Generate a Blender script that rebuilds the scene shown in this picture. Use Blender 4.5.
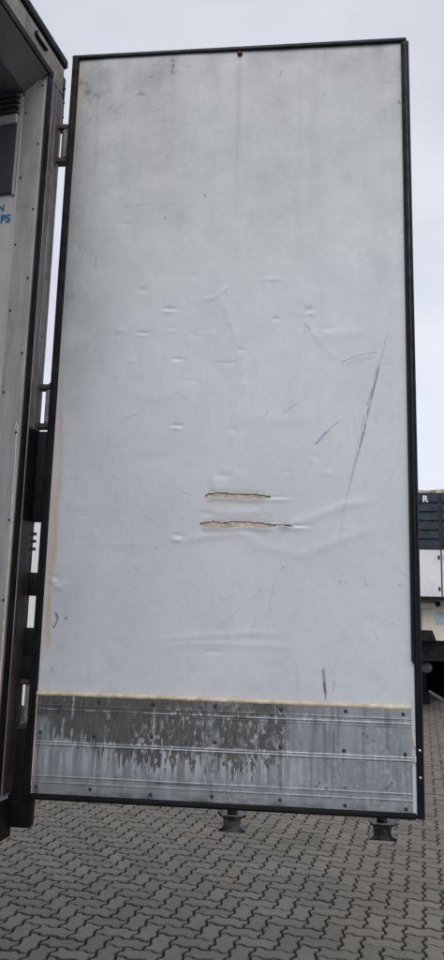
import bpy, bmesh, math, random
import numpy as np
from mathutils import Matrix, Vector

for o in list(bpy.data.objects):
    bpy.data.objects.remove(o)
random.seed(4)
scene = bpy.context.scene
COL = scene.collection
R = math.radians

# ------------------------------------------------------------------ camera
cam_d = bpy.data.cameras.new('camera')
cam_d.sensor_fit = 'VERTICAL'
cam_d.sensor_height = 36.0
cam_d.lens = 36.0 * 740.0 / 960.0
cam_d.clip_start = 0.05
cam_d.clip_end = 2000
cam = bpy.data.objects.new('camera', cam_d)
COL.objects.link(cam)
YAW, PITCH, ROLL = R(-6.112), R(10.070), R(1.4805)
fwd = Vector((math.sin(YAW) * math.cos(PITCH), math.cos(YAW) * math.cos(PITCH), math.sin(PITCH)))
rgt = Vector((math.cos(YAW), -math.sin(YAW), 0))
upv = rgt.cross(fwd)
r2 = rgt * math.cos(ROLL) + upv * math.sin(ROLL)
u2 = -rgt * math.sin(ROLL) + upv * math.cos(ROLL)
mw = Matrix((r2, u2, -fwd)).transposed().to_4x4()
mw.translation = Vector((0.8163, -2.3409, 1.8032))
cam.matrix_world = mw
scene.camera = cam

# ------------------------------------------------------------------ overcast sky
SUN_EL, SUN_AZ = R(42), R(181)          # azimuth clockwise from +Y
world = bpy.data.worlds.new('World')
scene.world = world
world.use_nodes = True
wn = world.node_tree.nodes
wl = world.node_tree.links
wn.clear()
w_out = wn.new('ShaderNodeOutputWorld')
w_bg = wn.new('ShaderNodeBackground')
w_bg.inputs['Strength'].default_value = 0.1
w_sky = wn.new('ShaderNodeTexSky')
w_sky.sky_type = 'NISHITA'
w_sky.sun_disc = False
w_sky.sun_elevation = SUN_EL
w_sky.sun_rotation = SUN_AZ
w_tc = wn.new('ShaderNodeTexCoord')
w_map = wn.new('ShaderNodeMapping')
w_map.inputs['Scale'].default_value = (1.0, 1.0, 2.2)
w_no = wn.new('ShaderNodeTexNoise')
w_no.inputs['Scale'].default_value = 2.3
w_no.inputs['Detail'].default_value = 5
w_no.inputs['Roughness'].default_value = 0.5
w_cr = wn.new('ShaderNodeValToRGB')
w_cr.color_ramp.elements[0].position = 0.34
w_cr.color_ramp.elements[0].color = (0.645, 0.685, 0.775, 1)
w_cr.color_ramp.elements[1].position = 0.66
w_cr.color_ramp.elements[1].color = (0.83, 0.86, 0.945, 1)
w_mul = wn.new('ShaderNodeVectorMath')
w_mul.operation = 'SCALE'
w_mul.inputs['Scale'].default_value = 10.0
w_mix = wn.new('ShaderNodeMixRGB')
w_mix.inputs['Fac'].default_value = 0.95
wl.new(w_tc.outputs['Generated'], w_map.inputs['Vector'])
wl.new(w_map.outputs['Vector'], w_no.inputs['Vector'])
wl.new(w_no.outputs['Fac'], w_cr.inputs['Fac'])
# cloud deck: paler low down, greyer overhead
w_sep = wn.new('ShaderNodeSeparateXYZ')
w_gr = wn.new('ShaderNodeMapRange')
w_gr.inputs['From Min'].default_value = 0.15
w_gr.inputs['From Max'].default_value = 0.95
w_gr.inputs['To Min'].default_value = 11.5
w_gr.inputs['To Max'].default_value = 8.0
wl.new(w_tc.outputs['Generated'], w_sep.inputs[0])
wl.new(w_sep.outputs['Z'], w_gr.inputs['Value'])
wl.new(w_gr.outputs['Result'], w_mul.inputs['Scale'])
wl.new(w_cr.outputs['Color'], w_mul.inputs[0])
wl.new(w_sky.outputs['Color'], w_mix.inputs['Color1'])
wl.new(w_mul.outputs['Vector'], w_mix.inputs['Color2'])
wl.new(w_mix.outputs['Color'], w_bg.inputs['Color'])
wl.new(w_bg.outputs['Background'], w_out.inputs['Surface'])

sun_d = bpy.data.lights.new('sun', 'SUN')
sun_d.energy = 1.4
sun_d.angle = R(40)
sun_d.color = (1.0, 0.97, 0.93)
sun = bpy.data.objects.new('sun', sun_d)
COL.objects.link(sun)
sdir = Vector((math.sin(SUN_AZ) * math.cos(SUN_EL), math.cos(SUN_AZ) * math.cos(SUN_EL), math.sin(SUN_EL)))
sun.rotation_euler = sdir.to_track_quat('Z', 'Y').to_euler()
sun.location = (0, 0, 12)

scene.view_settings.view_transform = 'Standard'
scene.view_settings.look = 'None'
scene.view_settings.exposure = 0.0
scene.view_settings.gamma = 1.0
scene.view_settings.use_curve_mapping = False

# ------------------------------------------------------------------ noise (numpy)
_rng = np.random.default_rng(11)
_TAB = _rng.random((256, 256))
def vnoise(x, y):
    xi = np.floor(x).astype(int); yi = np.floor(y).astype(int)
    fx = x - xi; fy = y - yi
    fx = fx * fx * (3 - 2 * fx); fy = fy * fy * (3 - 2 * fy)
    a = _TAB[xi % 256, yi % 256]; b = _TAB[(xi + 1) % 256, yi % 256]
    c = _TAB[xi % 256, (yi + 1) % 256]; d = _TAB[(xi + 1) % 256, (yi + 1) % 256]
    return (a * (1 - fx) + b * fx) * (1 - fy) + (c * (1 - fx) + d * fx) * fy
def fbm(x, y, sx, sy, oct=4, seed=0):
    s = 0; amp = 1; tot = 0; k = 1
    for i in range(oct):
        s = s + amp * vnoise(x * sx * k + 17.3 * seed + i * 31.7, y * sy * k + 9.1 * seed + i * 12.9)
        tot += amp; amp *= 0.5; k *= 2.03
    return s / tot
def sstep(a, b, v):
    t = np.clip((v - a) / (b - a), 0, 1)
    return t * t * (3 - 2 * t)
def seg_dist(X, Z, pts):
    """distance to a polyline and position along it (0..1)"""
    best = np.full(X.shape, 1e9); along = np.zeros(X.shape)
    n = len(pts) - 1
    for i in range(n):
        (x0, z0), (x1, z1) = pts[i], pts[i + 1]
        dx, dz = x1 - x0, z1 - z0
        L = dx * dx + dz * dz
        t = np.clip(((X - x0) * dx + (Z - z0) * dz) / L, 0, 1)
        d = np.hypot(X - x0 - t * dx, Z - z0 - t * dz)
        m = d < best
        best = np.where(m, d, best); along = np.where(m, (i + t) / n, along)
    return best, along

# ------------------------------------------------------------------ materials
def new_mat(name):
    m = bpy.data.materials.new(name)
    m.use_nodes = True
    nt = m.node_tree
    return m, nt, nt.nodes['Principled BSDF']
def nd(nt, typ, **kw):
    n = nt.nodes.new(typ)
    for k, v in kw.items():
        if k in n.inputs: n.inputs[k].default_value = v
        else: setattr(n, k, v)
    return n
def noise(nt, scale, detail=4, rough=0.55, stretch=None):
    tc = nt.nodes.new('ShaderNodeTexCoord')
    no = nd(nt, 'ShaderNodeTexNoise', Scale=scale, Detail=detail, Roughness=rough)
    if stretch:
        mp = nt.nodes.new('ShaderNodeMapping'); mp.inputs['Scale'].default_value = stretch
        nt.links.new(tc.outputs['Object'], mp.inputs['Vector']); nt.links.new(mp.outputs['Vector'], no.inputs['Vector'])
    else:
        nt.links.new(tc.outputs['Object'], no.inputs['Vector'])
    return no.outputs['Fac']
def ramp(nt, fac, p0, c0, p1, c1):
    r = nt.nodes.new('ShaderNodeValToRGB')
    e = r.color_ramp.elements
    e[0].position, e[1].position = p0, p1
    e[0].color = c0 if len(c0) == 4 else (*c0, 1); e[1].color = c1 if len(c1) == 4 else (*c1, 1)
    nt.links.new(fac, r.inputs['Fac'])
    return r.outputs['Color']
def mix(nt, fac, a, b):
    m = nt.nodes.new('ShaderNodeMixRGB')
    for sock, v in (('Fac', fac), ('Color1', a), ('Color2', b)):
        if hasattr(v, 'is_output'): nt.links.new(v, m.inputs[sock])
        elif sock == 'Fac': m.inputs[sock].default_value = v
        else: m.inputs[sock].default_value = (*v, 1)
    return m.outputs['Color']
def attr(nt, name):
    a = nt.nodes.new('ShaderNodeAttribute'); a.attribute_name = name
    return a.outputs['Fac']
def bump(nt, b, fac, strength, dist):
    n = nd(nt, 'ShaderNodeBump', Strength=strength, Distance=dist)
    nt.links.new(fac, n.inputs['Height']); nt.links.new(n.outputs['Normal'], b.inputs['Normal'])
def simple(name, c0, c1, rough=0.5, metal=0.0, scale=6, stretch=None, bmp=0.0, bscale=60, p=(0.35, 0.65), detail=5, spec=0.5):
    m, nt, b = new_mat(name)
    nt.links.new(ramp(nt, noise(nt, scale, detail, 0.6, stretch), p[0], c0, p[1], c1), b.inputs['Base Color'])
    rr = ramp(nt, noise(nt, scale * 1.7, 4), 0.3, (rough * 0.75,) * 3, 0.7, (min(1, rough * 1.25),) * 3)
    nt.links.new(rr, b.inputs['Roughness'])
    b.inputs['Metallic'].default_value = metal
    b.inputs['Specular IOR Level'].default_value = spec
    if bmp: bump(nt, b, noise(nt, bscale, 4), bmp, 0.002)
    return m

M = {}
M['rubber'] = simple('black_rubber', (0.003, 0.0035, 0.0045), (0.009, 0.0095, 0.011), 0.6, 0, 14, None, 0.25, 90, spec=0.22)
M['frame_black'] = simple('black_profile', (0.004, 0.0065, 0.011), (0.010, 0.014, 0.022), 0.5, 0, 9, (1, 1, .2), 0.1, 60, spec=0.3)
M['core_white'] = simple('door_edge_white', (0.55, 0.56, 0.56), (0.66, 0.67, 0.67), 0.5, 0, 9)
M['sealant'] = simple('cream_sealant', (0.52, 0.42, 0.28), (0.74, 0.65, 0.50), 0.7, 0, 38, None, 0.5, 140)
M['foam'] = simple('torn_foam', (0.46, 0.39, 0.29), (0.68, 0.61, 0.50), 0.95, 0, 60, None, 0.7, 200)
M['rivet'] = simple('dark_rivet', (0.02, 0.02, 0.022), (0.05, 0.05, 0.055), 0.55, 0.3, 60)
M['bolt'] = simple('rusty_bolt', (0.05, 0.022, 0.012), (0.12, 0.06, 0.03), 0.75, 0.2, 80, None, 0.4, 200)
M['zinc'] = simple('zinc_screw', (0.4, 0.4, 0.4), (0.6, 0.6, 0.6), 0.45, 0.8, 40)
M['post'] = simple('weathered_grey_steel', (0.15, 0.128, 0.118), (0.36, 0.335, 0.32), 0.5, 0.25, 9, (3, 3, 0.35), 0.3, 70, (0.3, 0.7))
def rusted(m, amount=0.5, scale=18):
    nt = m.node_tree; b = nt.nodes['Principled BSDF']
    old = b.inputs['Base Color'].links[0].from_socket
    c = mix(nt, ramp(nt, noise(nt, scale, 7, 0.7), 0.54, (0, 0, 0), 0.70, (amount,) * 3), old, (0.11, 0.052, 0.026))
    c = mix(nt, ramp(nt, noise(nt, scale * 0.45, 6, 0.7, (2, 2, 0.35)), 0.50, (0, 0, 0), 0.75, (amount,) * 3), c, (0.045, 0.038, 0.033))
    nt.links.new(c, b.inputs['Base Color'])
rusted(M['post'], 0.6)
M['post_lip'] = simple('worn_lip_metal', (0.30, 0.29, 0.285), (0.46, 0.45, 0.45), 0.42, 0.55, 14, (2, 2, 0.4))
M['header'] = simple('header_paint', (0.22, 0.195, 0.17), (0.40, 0.375, 0.345), 0.6, 0.05, 10, (2, 0.5, 2), 0.2, 50)
M['wall_in'] = simple('interior_white', (0.52, 0.53, 0.52), (0.66, 0.67, 0.66), 0.5, 0, 5, None, 0.12, 40)
rusted(M['header'], 0.55)
M['lining'] = simple('lining_aluminium', (0.38, 0.386, 0.382), (0.58, 0.59, 0.59), 0.45, 0.25, 7, (3, 3, 0.4), 0.1, 50)
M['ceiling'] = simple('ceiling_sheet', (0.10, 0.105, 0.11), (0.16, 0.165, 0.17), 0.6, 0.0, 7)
M['vent'] = simple('dark_vent_plastic', (0.045, 0.05, 0.06), (0.07, 0.075, 0.085), 0.55, 0, 10)
M['vent_light'] = simple('vent_rail', (0.34, 0.35, 0.36), (0.46, 0.47, 0.48), 0.5, 0.2, 14)
M['blue'] = simple('blue_print', (0.03, 0.17, 0.42), (0.05, 0.22, 0.5), 0.5, 0, 40)
M['hinge_grey'] = simple('hinge_grey', (0.17, 0.165, 0.165), (0.28, 0.275, 0.275), 0.55, 0.3, 24, None, 0.3, 120)
M['hinge_dark'] = simple('hinge_dark', (0.02, 0.018, 0.018), (0.06, 0.05, 0.045), 0.6, 0.2, 24, None, 0.3, 120)
rusted(M['hinge_grey'], 0.6, 40); rusted(M['hinge_dark'], 0.5, 40)
M['steel_black'] = simple('worn_black_steel', (0.014, 0.014, 0.015), (0.20, 0.19, 0.18), 0.45, 0.4, 34, None, 0.5, 110, (0.47, 0.72))
M['bright_steel'] = simple('bright_worn_steel', (0.25, 0.25, 0.25), (0.6, 0.6, 0.6), 0.35, 0.9, 40)
M['chassis'] = simple('chassis_black', (0.004, 0.004, 0.005), (0.012, 0.012, 0.012), 0.7, 0, 8, None, 0.2, 60, spec=0.25)
M['tyre'] = simple('tyre', (0.012, 0.012, 0.012), (0.025, 0.025, 0.024), 0.8, 0, 20, None, 0.4, 90)
M['rim'] = simple('rim', (0.2, 0.2, 0.2), (0.32, 0.32, 0.32), 0.5, 0.4, 10)
M['body_white'] = simple('body_white', (0.66, 0.66, 0.66), (0.78, 0.78, 0.79), 0.42, 0, 1.3, (1, 1, .3), 0.05, 10)
M['cream'] = simple('cream_bulkhead', (0.64, 0.58, 0.48), (0.78, 0.73, 0.63), 0.55, 0, 2.4, (2, 2, .4))
M['tan_cap'] = simple('dirty_roof_cap', (0.16, 0.12, 0.085), (0.55, 0.50, 0.43), 0.7, 0, 9, None, 0.5, 30)
M['unit_black'] = simple('unit_black', (0.014, 0.023, 0.034), (0.022, 0.033, 0.047), 0.55, 0, 4, None, 0.1, 30, spec=0.3)
M['unit_white'] = simple('unit_white', (0.62, 0.62, 0.64), (0.74, 0.74, 0.76), 0.4, 0, 2)
M['letter'] = simple('letter_white', (0.72, 0.72, 0.74), (0.82, 0.82, 0.83), 0.5, 0, 10)
M['sticker'] = simple('pale_blue_sticker', (0.36, 0.52, 0.62), (0.52, 0.66, 0.74), 0.5, 0, 12)
M['lamp'] = simple('lamp_lens', (0.02, 0.017, 0.016), (0.05, 0.045, 0.042), 0.3, 0, 30)
M['skirt'] = simple('grey_skirt', (0.20, 0.21, 0.22), (0.30, 0.31, 0.32), 0.5, 0, 3)

# white sheet of the door: dirt with painted top shade, yellow stain and scratch masks come as point attributes
m, nt, b = new_mat('door_skin_white')
base = ramp(nt, noise(nt, 2.2, 4), 0.3, (0.575, 0.61, 0.652), 0.7, (0.655, 0.685, 0.722))
base = mix(nt, attr(nt, 'dirt_shade'), base, (0.20, 0.207, 0.215))
base = mix(nt, attr(nt, 'grime'), base, (0.035, 0.035, 0.034))
base = mix(nt, attr(nt, 'stain'), base, (0.50, 0.33, 0.13))
base = mix(nt, attr(nt, 'blue'), base, (0.07, 0.28, 0.48))
nt.links.new(base, b.inputs['Base Color'])
nt.links.new(ramp(nt, noise(nt, 9, 5), 0.3, (0.25,) * 3, 0.7, (0.42,) * 3), b.inputs['Roughness'])
bump(nt, b, noise(nt, 55, 4), 0.06, 0.002)
M['skin'] = m

# kick planks: bare aluminium under worn dark coating
m, nt, b = new_mat('kick_plank_aluminium')
alu = ramp(nt, noise(nt, 14, 6, 0.65, (1.6, 1, 0.35)), 0.3, (0.25, 0.27, 0.295), 0.7, (0.40, 0.43, 0.465))
fine = ramp(nt, noise(nt, 60, 5, 0.6, (4, 1, 0.3)), 0.35, (0.05, 0.0485, 0.046), 0.7, (0.12, 0.117, 0.112))
c = mix(nt, attr(nt, 'coat'), alu, fine)
c = mix(nt, attr(nt, 'chalk'), c, (0.52, 0.56, 0.61))
c = mix(nt, attr(nt, 'grime'), c, (0.025, 0.024, 0.023))
nt.links.new(c, b.inputs['Base Color'])
sub = nd(nt, 'ShaderNodeMath', operation='MULTIPLY_ADD'); sub.inputs[1].default_value = -0.55; sub.inputs[2].default_value = 0.6
nt.links.new(attr(nt, 'coat'), sub.inputs[0]); nt.links.new(sub.outputs[0], b.inputs['Metallic'])
b.inputs['Roughness'].default_value = 0.48
bump(nt, b, noise(nt, 90, 5, 0.6, (3, 1, 0.6)), 0.25, 0.001)
M['kick'] = m

# concrete pavers
def paver_mat():
    m, nt, b = new_mat('concrete_paver')
    tc = nt.nodes.new('ShaderNodeNewGeometry')
    n1 = nd(nt, 'ShaderNodeTexNoise', Scale=1.4, Detail=4); n2 = nd(nt, 'ShaderNodeTexNoise', Scale=120, Detail=3, Roughness=0.7)
    n3 = nd(nt, 'ShaderNodeTexNoise', Scale=14, Detail=5, Roughness=0.65)
    for n in (n1, n2, n3): nt.links.new(tc.outputs['Position'], n.inputs['Vector'])
    c = ramp(nt, attr(nt, 'tone'), 0.0, (0.160, 0.143, 0.119), 1.0, (0.212, 0.190, 0.161))
    c = mix(nt, ramp(nt, n1.outputs['Fac'], 0.45, (0, 0, 0), 0.75, (0.45,) * 3), c, (0.10, 0.086, 0.066))
    n4 = nd(nt, 'ShaderNodeTexNoise', Scale=0.9, Detail=6, Roughness=0.7)
    nt.links.new(tc.outputs['Position'], n4.inputs['Vector'])
    c = mix(nt, ramp(nt, n4.outputs['Fac'], 0.54, (0, 0, 0), 0.68, (0.55,) * 3), c, (0.235, 0.19, 0.125))
    c = mix(nt, ramp(nt, n4.outputs['Fac'], 0.30, (0.6,) * 3, 0.42, (0, 0, 0)), c, (0.075, 0.066, 0.056))
    c = mix(nt, ramp(nt, n3.outputs['Fac'], 0.5, (0, 0, 0), 0.75, (0.5,) * 3), c, (0.085, 0.075, 0.062))
    c = mix(nt, ramp(nt, n2.outputs['Fac'], 0.35, (0.35,) * 3, 0.6, (0, 0, 0)), c, (0.07, 0.066, 0.06))
    c = mix(nt, ramp(nt, attr(nt, 'edge'), 0.05, (0, 0, 0), 0.75, (0.8,) * 3), c, (0.026, 0.021, 0.015))
    nt.links.new(c, b.inputs['Base Color'])
    b.inputs['Roughness'].default_value = 0.8
    bump(nt, b, n2.outputs['Fac'], 0.5, 0.003)
    return m
M['paver'] = paver_mat()
M['soil'] = simple('joint_sand', (0.016, 0.014, 0.010), (0.036, 0.031, 0.024), 0.95, 0, 30, None, 0.5, 90)

# ------------------------------------------------------------------ mesh helpers
class MB:
    def __init__(self, mat=None):
        self.bm = bmesh.new(); self.mat = mat or Matrix.Identity(4)
    def box(self, x0, x1, y0, y1, z0, z1, bev=0.0, seg=1):
        b = bmesh.new()
        bmesh.ops.create_cube(b, size=1)
        for v in b.verts:
            v.co = Vector(((x0 + x1) / 2 + v.co.x * (x1 - x0), (y0 + y1) / 2 + v.co.y * (y1 - y0), (z0 + z1) / 2 + v.co.z * (z1 - z0)))
        if bev:
            bmesh.ops.bevel(b, geom=b.edges[:], offset=bev, segments=seg, affect='EDGES', profile=0.5)
        self._add(b); return self
    def prism(self, pts, axis, a0, a1, bev=0.0):
        """polygon pts in the plane normal to axis, extruded from a0 to a1"""
        def co(p, a):
            return {'x': (a, p[0], p[1]), 'y': (p[0], a, p[1]), 'z': (p[0], p[1], a)}[axis]
        b = bmesh.new()
        lo = [b.verts.new(co(p, a0)) for p in pts]; hi = [b.verts.new(co(p, a1)) for p in pts]
        n = len(pts)
        b.faces.new(lo[::-1]); b.faces.new(hi)
        for i in range(n): b.faces.new((lo[i], lo[(i + 1) % n], hi[(i + 1) % n], hi[i]))
        bmesh.ops.recalc_face_normals(b, faces=b.faces[:])
        if bev: bmesh.ops.bevel(b, geom=b.edges[:], offset=bev, segments=1, affect='EDGES')
        self._add(b); return self
    def lathe(self, prof, origin, axis='z', n=24):
        b = bmesh.new(); rings = []
        for r, h in prof:
            ring = []
            for i in range(n):
                a = 2 * math.pi * i / n; c, s = r * math.cos(a), r * math.sin(a)
                p = {'z': (c, s, h), 'y': (c, h, -s), 'x': (h, c, s)}[axis]
                ring.append(b.verts.new(Vector(p) + Vector(origin)))
            rings.append(ring)
        for k in range(len(rings) - 1):
            for i in range(n):
                b.faces.new((rings[k][i], rings[k][(i + 1) % n], rings[k + 1][(i + 1) % n], rings[k + 1][i]))
        b.faces.new(rings[0][::-1]); b.faces.new(rings[-1])
        bmesh.ops.recalc_face_normals(b, faces=b.faces[:])
        self._add(b); return self
    def _add(self, b):
        b.transform(self.mat)
        me = bpy.data.meshes.new('tmp'); b.to_mesh(me); b.free()
        self.bm.from_mesh(me); bpy.data.meshes.remove(me)
    def mesh(self, name, mat, smooth=None):
        me = bpy.data.meshes.new(name)
        self.bm.to_mesh(me); self.bm.free()
        me.materials.append(mat)
        if smooth:
            for p in me.polygons: p.use_smooth = True
            if hasattr(me, 'set_sharp_from_angle'): me.set_sharp_from_angle(angle=R(smooth))
        return me
    def build(self, name, mat, parent=None, smooth=None, label=None, loc=None):
        return link(name, self.mesh(name, mat, smooth), parent, label, loc)
PINV = {}
def link(name, me, parent=None, label=None, loc=None, rot=None):
    o = bpy.data.objects.new(name, me)
    COL.objects.link(o)
    if loc is not None: o.location = loc
    if rot is not None: o.rotation_euler = rot
    if parent is not None:
        o.parent = parent
        o.matrix_parent_inverse = PINV.get(parent.name, Matrix.Identity(4))
        PINV[o.name] = (PINV.get(parent.name, Matrix.Identity(4)) if False else Matrix.Identity(4))
        # children are laid out in world space: cancel the parent's own world matrix
        wm = WORLD[parent.name]
        o.matrix_parent_inverse = wm.inverted()
    WORLD[o.name] = Matrix.LocRotScale(o.location, o.rotation_euler, o.scale)
    if label: o['label'] = label
    return o
WORLD = {}
def thing(name, label, cat, loc, group=None, rz=0):
    o = bpy.data.objects.new(name, None)
    COL.objects.link(o)
    o.location = loc; o.rotation_euler = (0, 0, rz); o.empty_display_size = 0.2
    o['label'] = label; o['category'] = cat
    if group: o['group'] = group
    WORLD[o.name] = Matrix.LocRotScale(o.location, o.rotation_euler, (1, 1, 1))
    return o
def grid_mesh(name, X, Y, Z, mat, keep=None, attrs=None, flip=False):
    """height-field sheet; X,Y,Z are (rows, cols) arrays"""
    nr, nc = X.shape
    me = bpy.data.meshes.new(name)
    co = np.stack([X, Y, Z], -1).reshape(-1, 3)
    idx = np.arange(nr * nc).reshape(nr, nc)
    q = np.stack([idx[:-1, :-1], idx[:-1, 1:], idx[1:, 1:], idx[1:, :-1]], -1).reshape(-1, 4)
    if keep is not None: q = q[keep.reshape(-1)]
    if flip: q = q[:, ::-1]
    me.vertices.add(len(co)); me.vertices.foreach_set('co', co.astype(np.float32).ravel())
    me.loops.add(q.size); me.loops.foreach_set('vertex_index', q.astype(np.int32).ravel())
    me.polygons.add(len(q))
    me.polygons.foreach_set('loop_start', np.arange(0, q.size, 4, dtype=np.int32))
    me.polygons.foreach_set('loop_total', np.full(len(q), 4, dtype=np.int32))
    me.update(calc_edges=True)
    me.polygons.foreach_set('use_smooth', np.ones(len(q), dtype=bool))
    for k, v in (attrs or {}).items():
        a = me.attributes.new(k, 'FLOAT', 'POINT')
        a.data.foreach_set('value', np.clip(v, 0, 1).astype(np.float32).ravel())
    me.materials.append(mat)
    me.update()
    return me

# ================================================================== GROUND
gm = bpy.data.meshes.new('ground')
S = 400
gm.from_pydata([(-S, -S, -0.018), (S, -S, -0.018), (S, S, -0.018), (-S, S, -0.018)], [], [(0, 1, 2, 3)])
gm.materials.append(M['soil'])
def ground_mat():
    # sand between the laid stones; past the laid field the same paving too far off to tell stones apart
    m, nt, b = new_mat('yard_ground')
    geo = nt.nodes.new('ShaderNodeNewGeometry')
    sub = nd(nt, 'ShaderNodeVectorMath', operation='SUBTRACT'); sub.inputs[1].default_value = (1.25, 7.0, 0)
    div = nd(nt, 'ShaderNodeVectorMath', operation='DIVIDE'); div.inputs[1].default_value = (7.72, 11.97, 1e6)
    ab = nd(nt, 'ShaderNodeVectorMath', operation='ABSOLUTE')
    sep = nt.nodes.new('ShaderNodeSeparateXYZ')
    mx = nd(nt, 'ShaderNodeMath', operation='MAXIMUM'); gt = nd(nt, 'ShaderNodeMath', operation='GREATER_THAN'); gt.inputs[1].default_value = 1.0
    L = nt.links
    L.new(geo.outputs['Position'], sub.inputs[0]); L.new(sub.outputs[0], div.inputs[0]); L.new(div.outputs[0], ab.inputs[0]); L.new(ab.outputs[0], sep.inputs[0])
    L.new(sep.outputs['X'], mx.inputs[0]); L.new(sep.outputs['Y'], mx.inputs[1]); L.new(mx.outputs[0], gt.inputs[0])
    mp = nt.nodes.new('ShaderNodeMapping'); mp.inputs['Rotation'].default_value = (0, 0, R(9))
    br = nd(nt, 'ShaderNodeTexBrick', Scale=1.0)
    br.inputs['Brick Width'].default_value = 0.225; br.inputs['Row Height'].default_value = 0.1125; br.inputs['Mortar Size'].default_value = 0.008
    br.inputs['Color1'].default_value = (0.16, 0.143, 0.119, 1); br.inputs['Color2'].default_value = (0.205, 0.185, 0.157, 1); br.inputs['Mortar'].default_value = (0.03, 0.026, 0.02, 1)
    L.new(geo.outputs['Position'], mp.inputs['Vector']); L.new(mp.outputs['Vector'], br.inputs['Vector'])
    sand = ramp(nt, noise(nt, 30, 5), 0.35, (0.016, 0.014, 0.010), 0.65, (0.036, 0.031, 0.024))
    L.new(mix(nt, gt.outputs[0], sand, br.outputs['Color']), b.inputs['Base Color'])
    b.inputs['Roughness'].default_value = 0.9
    return m
gm.materials.clear(); gm.materials.append(ground_mat())
ground = bpy.data.objects.new('ground', gm)
COL.objects.link(ground)
ground['kind'] = 'structure'; ground['label'] = 'paved yard of grey interlocking concrete blocks'
WORLD['ground'] = Matrix.Identity(4)

# interlocking pavers in a herringbone; every unit edge carries the same S wave, so stones lock
A_ = 0.1125
PROT = R(-9.0)
WAVE = [(0.0, 0.0), (0.20, 0.075), (0.38, 0.085), (0.62, -0.085), (0.80, -0.075)]
def paver_outline(w, h):
    """outline of a w x h stone in unit cells, counter-clockwise, shrunk for the joint"""
    pts = []
    for i in range(w): pts += [(i + t, d) for t, d in WAVE]
    for j in range(h): pts += [(w - d, j + t) for t, d in WAVE]
    for i in range(w): pts += [(w - i - t, h - d) for t, d in WAVE]
    for j in range(h): pts += [(d, h - j - t) for t, d in WAVE]
    return pts
def paver_geo(w, h):
    P = paver_outline(w, h); n = len(P)
    def inset(k):
        out = []
        for i in range(n):
            a = Vector(P[i - 1]); b_ = Vector(P[i]); c_ = Vector(P[(i + 1) % n])
            e1 = (b_ - a).normalized(); e2 = (c_ - b_).normalized()
            nn = Vector((-(e1.y + e2.y), e1.x + e2.x))
            nn = nn.normalized() if nn.length > 1e-6 else Vector((-e1.y, e1.x))
            out.append(b_ + nn * k)
        return out
    c0 = Vector((w / 2, h / 2))
    o1 = [((p - c0) * A_) for p in inset(0.040)]
    o2 = [((p - c0) * A_) for p in inset(0.118)]
    EDGE = [1.0] * (2 * n) + [0.0] * n
    vs = [(p.x, p.y, -0.03) for p in o1] + [(p.x, p.y, -0.007) for p in o1] + [(p.x, p.y, 0.0) for p in o2]
    fs = []
    for i in range(n):
        j = (i + 1) % n
        fs.append((i, j, n + j, n + i)); fs.append((n + i, n + j, 2 * n + j, 2 * n + i))
    fs.append(tuple(range(2 * n, 3 * n)))
    return np.array(vs), fs, np.array(EDGE)
PG = {(2, 1): paver_geo(2, 1), (1, 2): paver_geo(1, 2)}
def to_world(gx, gy):
    x, y = gx * A_, gy * A_
    return (x * math.cos(PROT) - y * math.sin(PROT) + 0.03, x * math.sin(PROT) + y * math.cos(PROT) + 0.02)
stones = []
for j in range(-70, 190):
    for i in range(-110, 110):
        k = (i + j) % 4            # herringbone, stepping one cell per row
        if k == 0: stones.append((i + 1.0, j + 0.5, (2, 1)))
        elif k == 2: stones.append((i + 0.5, j + 1.0, (1, 2)))
near, rest = [], []
for gx, gy, kind in stones:
    x, y = to_world(gx, gy)
    if not (-6.5 < x < 9 and -5 < y < 19): continue
    dv = Vector((x, y, 0)) - cam.location
    dx, dy, dz = dv.dot(r2), dv.dot(u2), dv.dot(fwd)
    inview = dz > 0.3 and abs(dx / dz) < 0.31 and -0.68 < dy / dz
    # the strip beneath the door and the strip right of it are what one sees of the yard
    seen = inview and (dy / dz < -0.425 or dx / dz > 0.255)
    (near if seen else rest).append((dv.length, x, y, kind))
near.sort()
rest += near[300:]; near = near[:300]
pm = {}
for kind, (vs, fs, eg) in PG.items():
    for t in range(6):
        me = bpy.data.meshes.new('paver')
        me.from_pydata([tuple(v) for v in vs], [], fs)
        at = me.attributes.new('tone', 'FLOAT', 'POINT')
        at.data.foreach_set('value', np.full(len(vs), (t + 0.5) / 6, dtype=np.float32))
        ae = me.attributes.new('edge', 'FLOAT', 'POINT')
        ae.data.foreach_set('value', eg.astype(np.float32))
        me.materials.append(M['paver'])
        pm[kind, t] = me
for d, x, y, kind in near:
    link('paver', pm[kind, random.randrange(6)], ground, None, (x, y, random.uniform(-0.0025, 0.0015)),
         (random.gauss(0, 0.009), random.gauss(0, 0.009), PROT + random.gauss(0, 0.008)))
AV, AF, AT, AE = [], [], [], []
off = 0
for d, x, y, kind in rest:
    vs, fs, eg = PG[kind]
    a = PROT + random.gauss(0, 0.008); ca, sa = math.cos(a), math.sin(a)
    tx, ty = random.gauss(0, 0.008), random.gauss(0, 0.008)
    V = np.stack([vs[:, 0] * ca - vs[:, 1] * sa + x, vs[:, 0] * sa + vs[:, 1] * ca + y,
                  vs[:, 2] + random.uniform(-0.0025, 0.0015) + vs[:, 0] * tx + vs[:, 1] * ty], -1)
    AV.append(V); AF += [tuple(i + off for i in f) for f in fs]
    AE.append(eg); AT.append(np.full(len(vs), random.random())); off += len(vs)
me = bpy.data.meshes.new('paving')
me.from_pydata(np.concatenate(AV).tolist(), [], AF)
at = me.attributes.new('tone', 'FLOAT', 'POINT')
at.data.foreach_set('value', np.concatenate(AT).astype(np.float32))
ae = me.attributes.new('edge', 'FLOAT', 'POINT')
ae.data.foreach_set('value', np.concatenate(AE).astype(np.float32))
me.materials.append(M['paver'])
pv = link('paving', me, ground)
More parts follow.
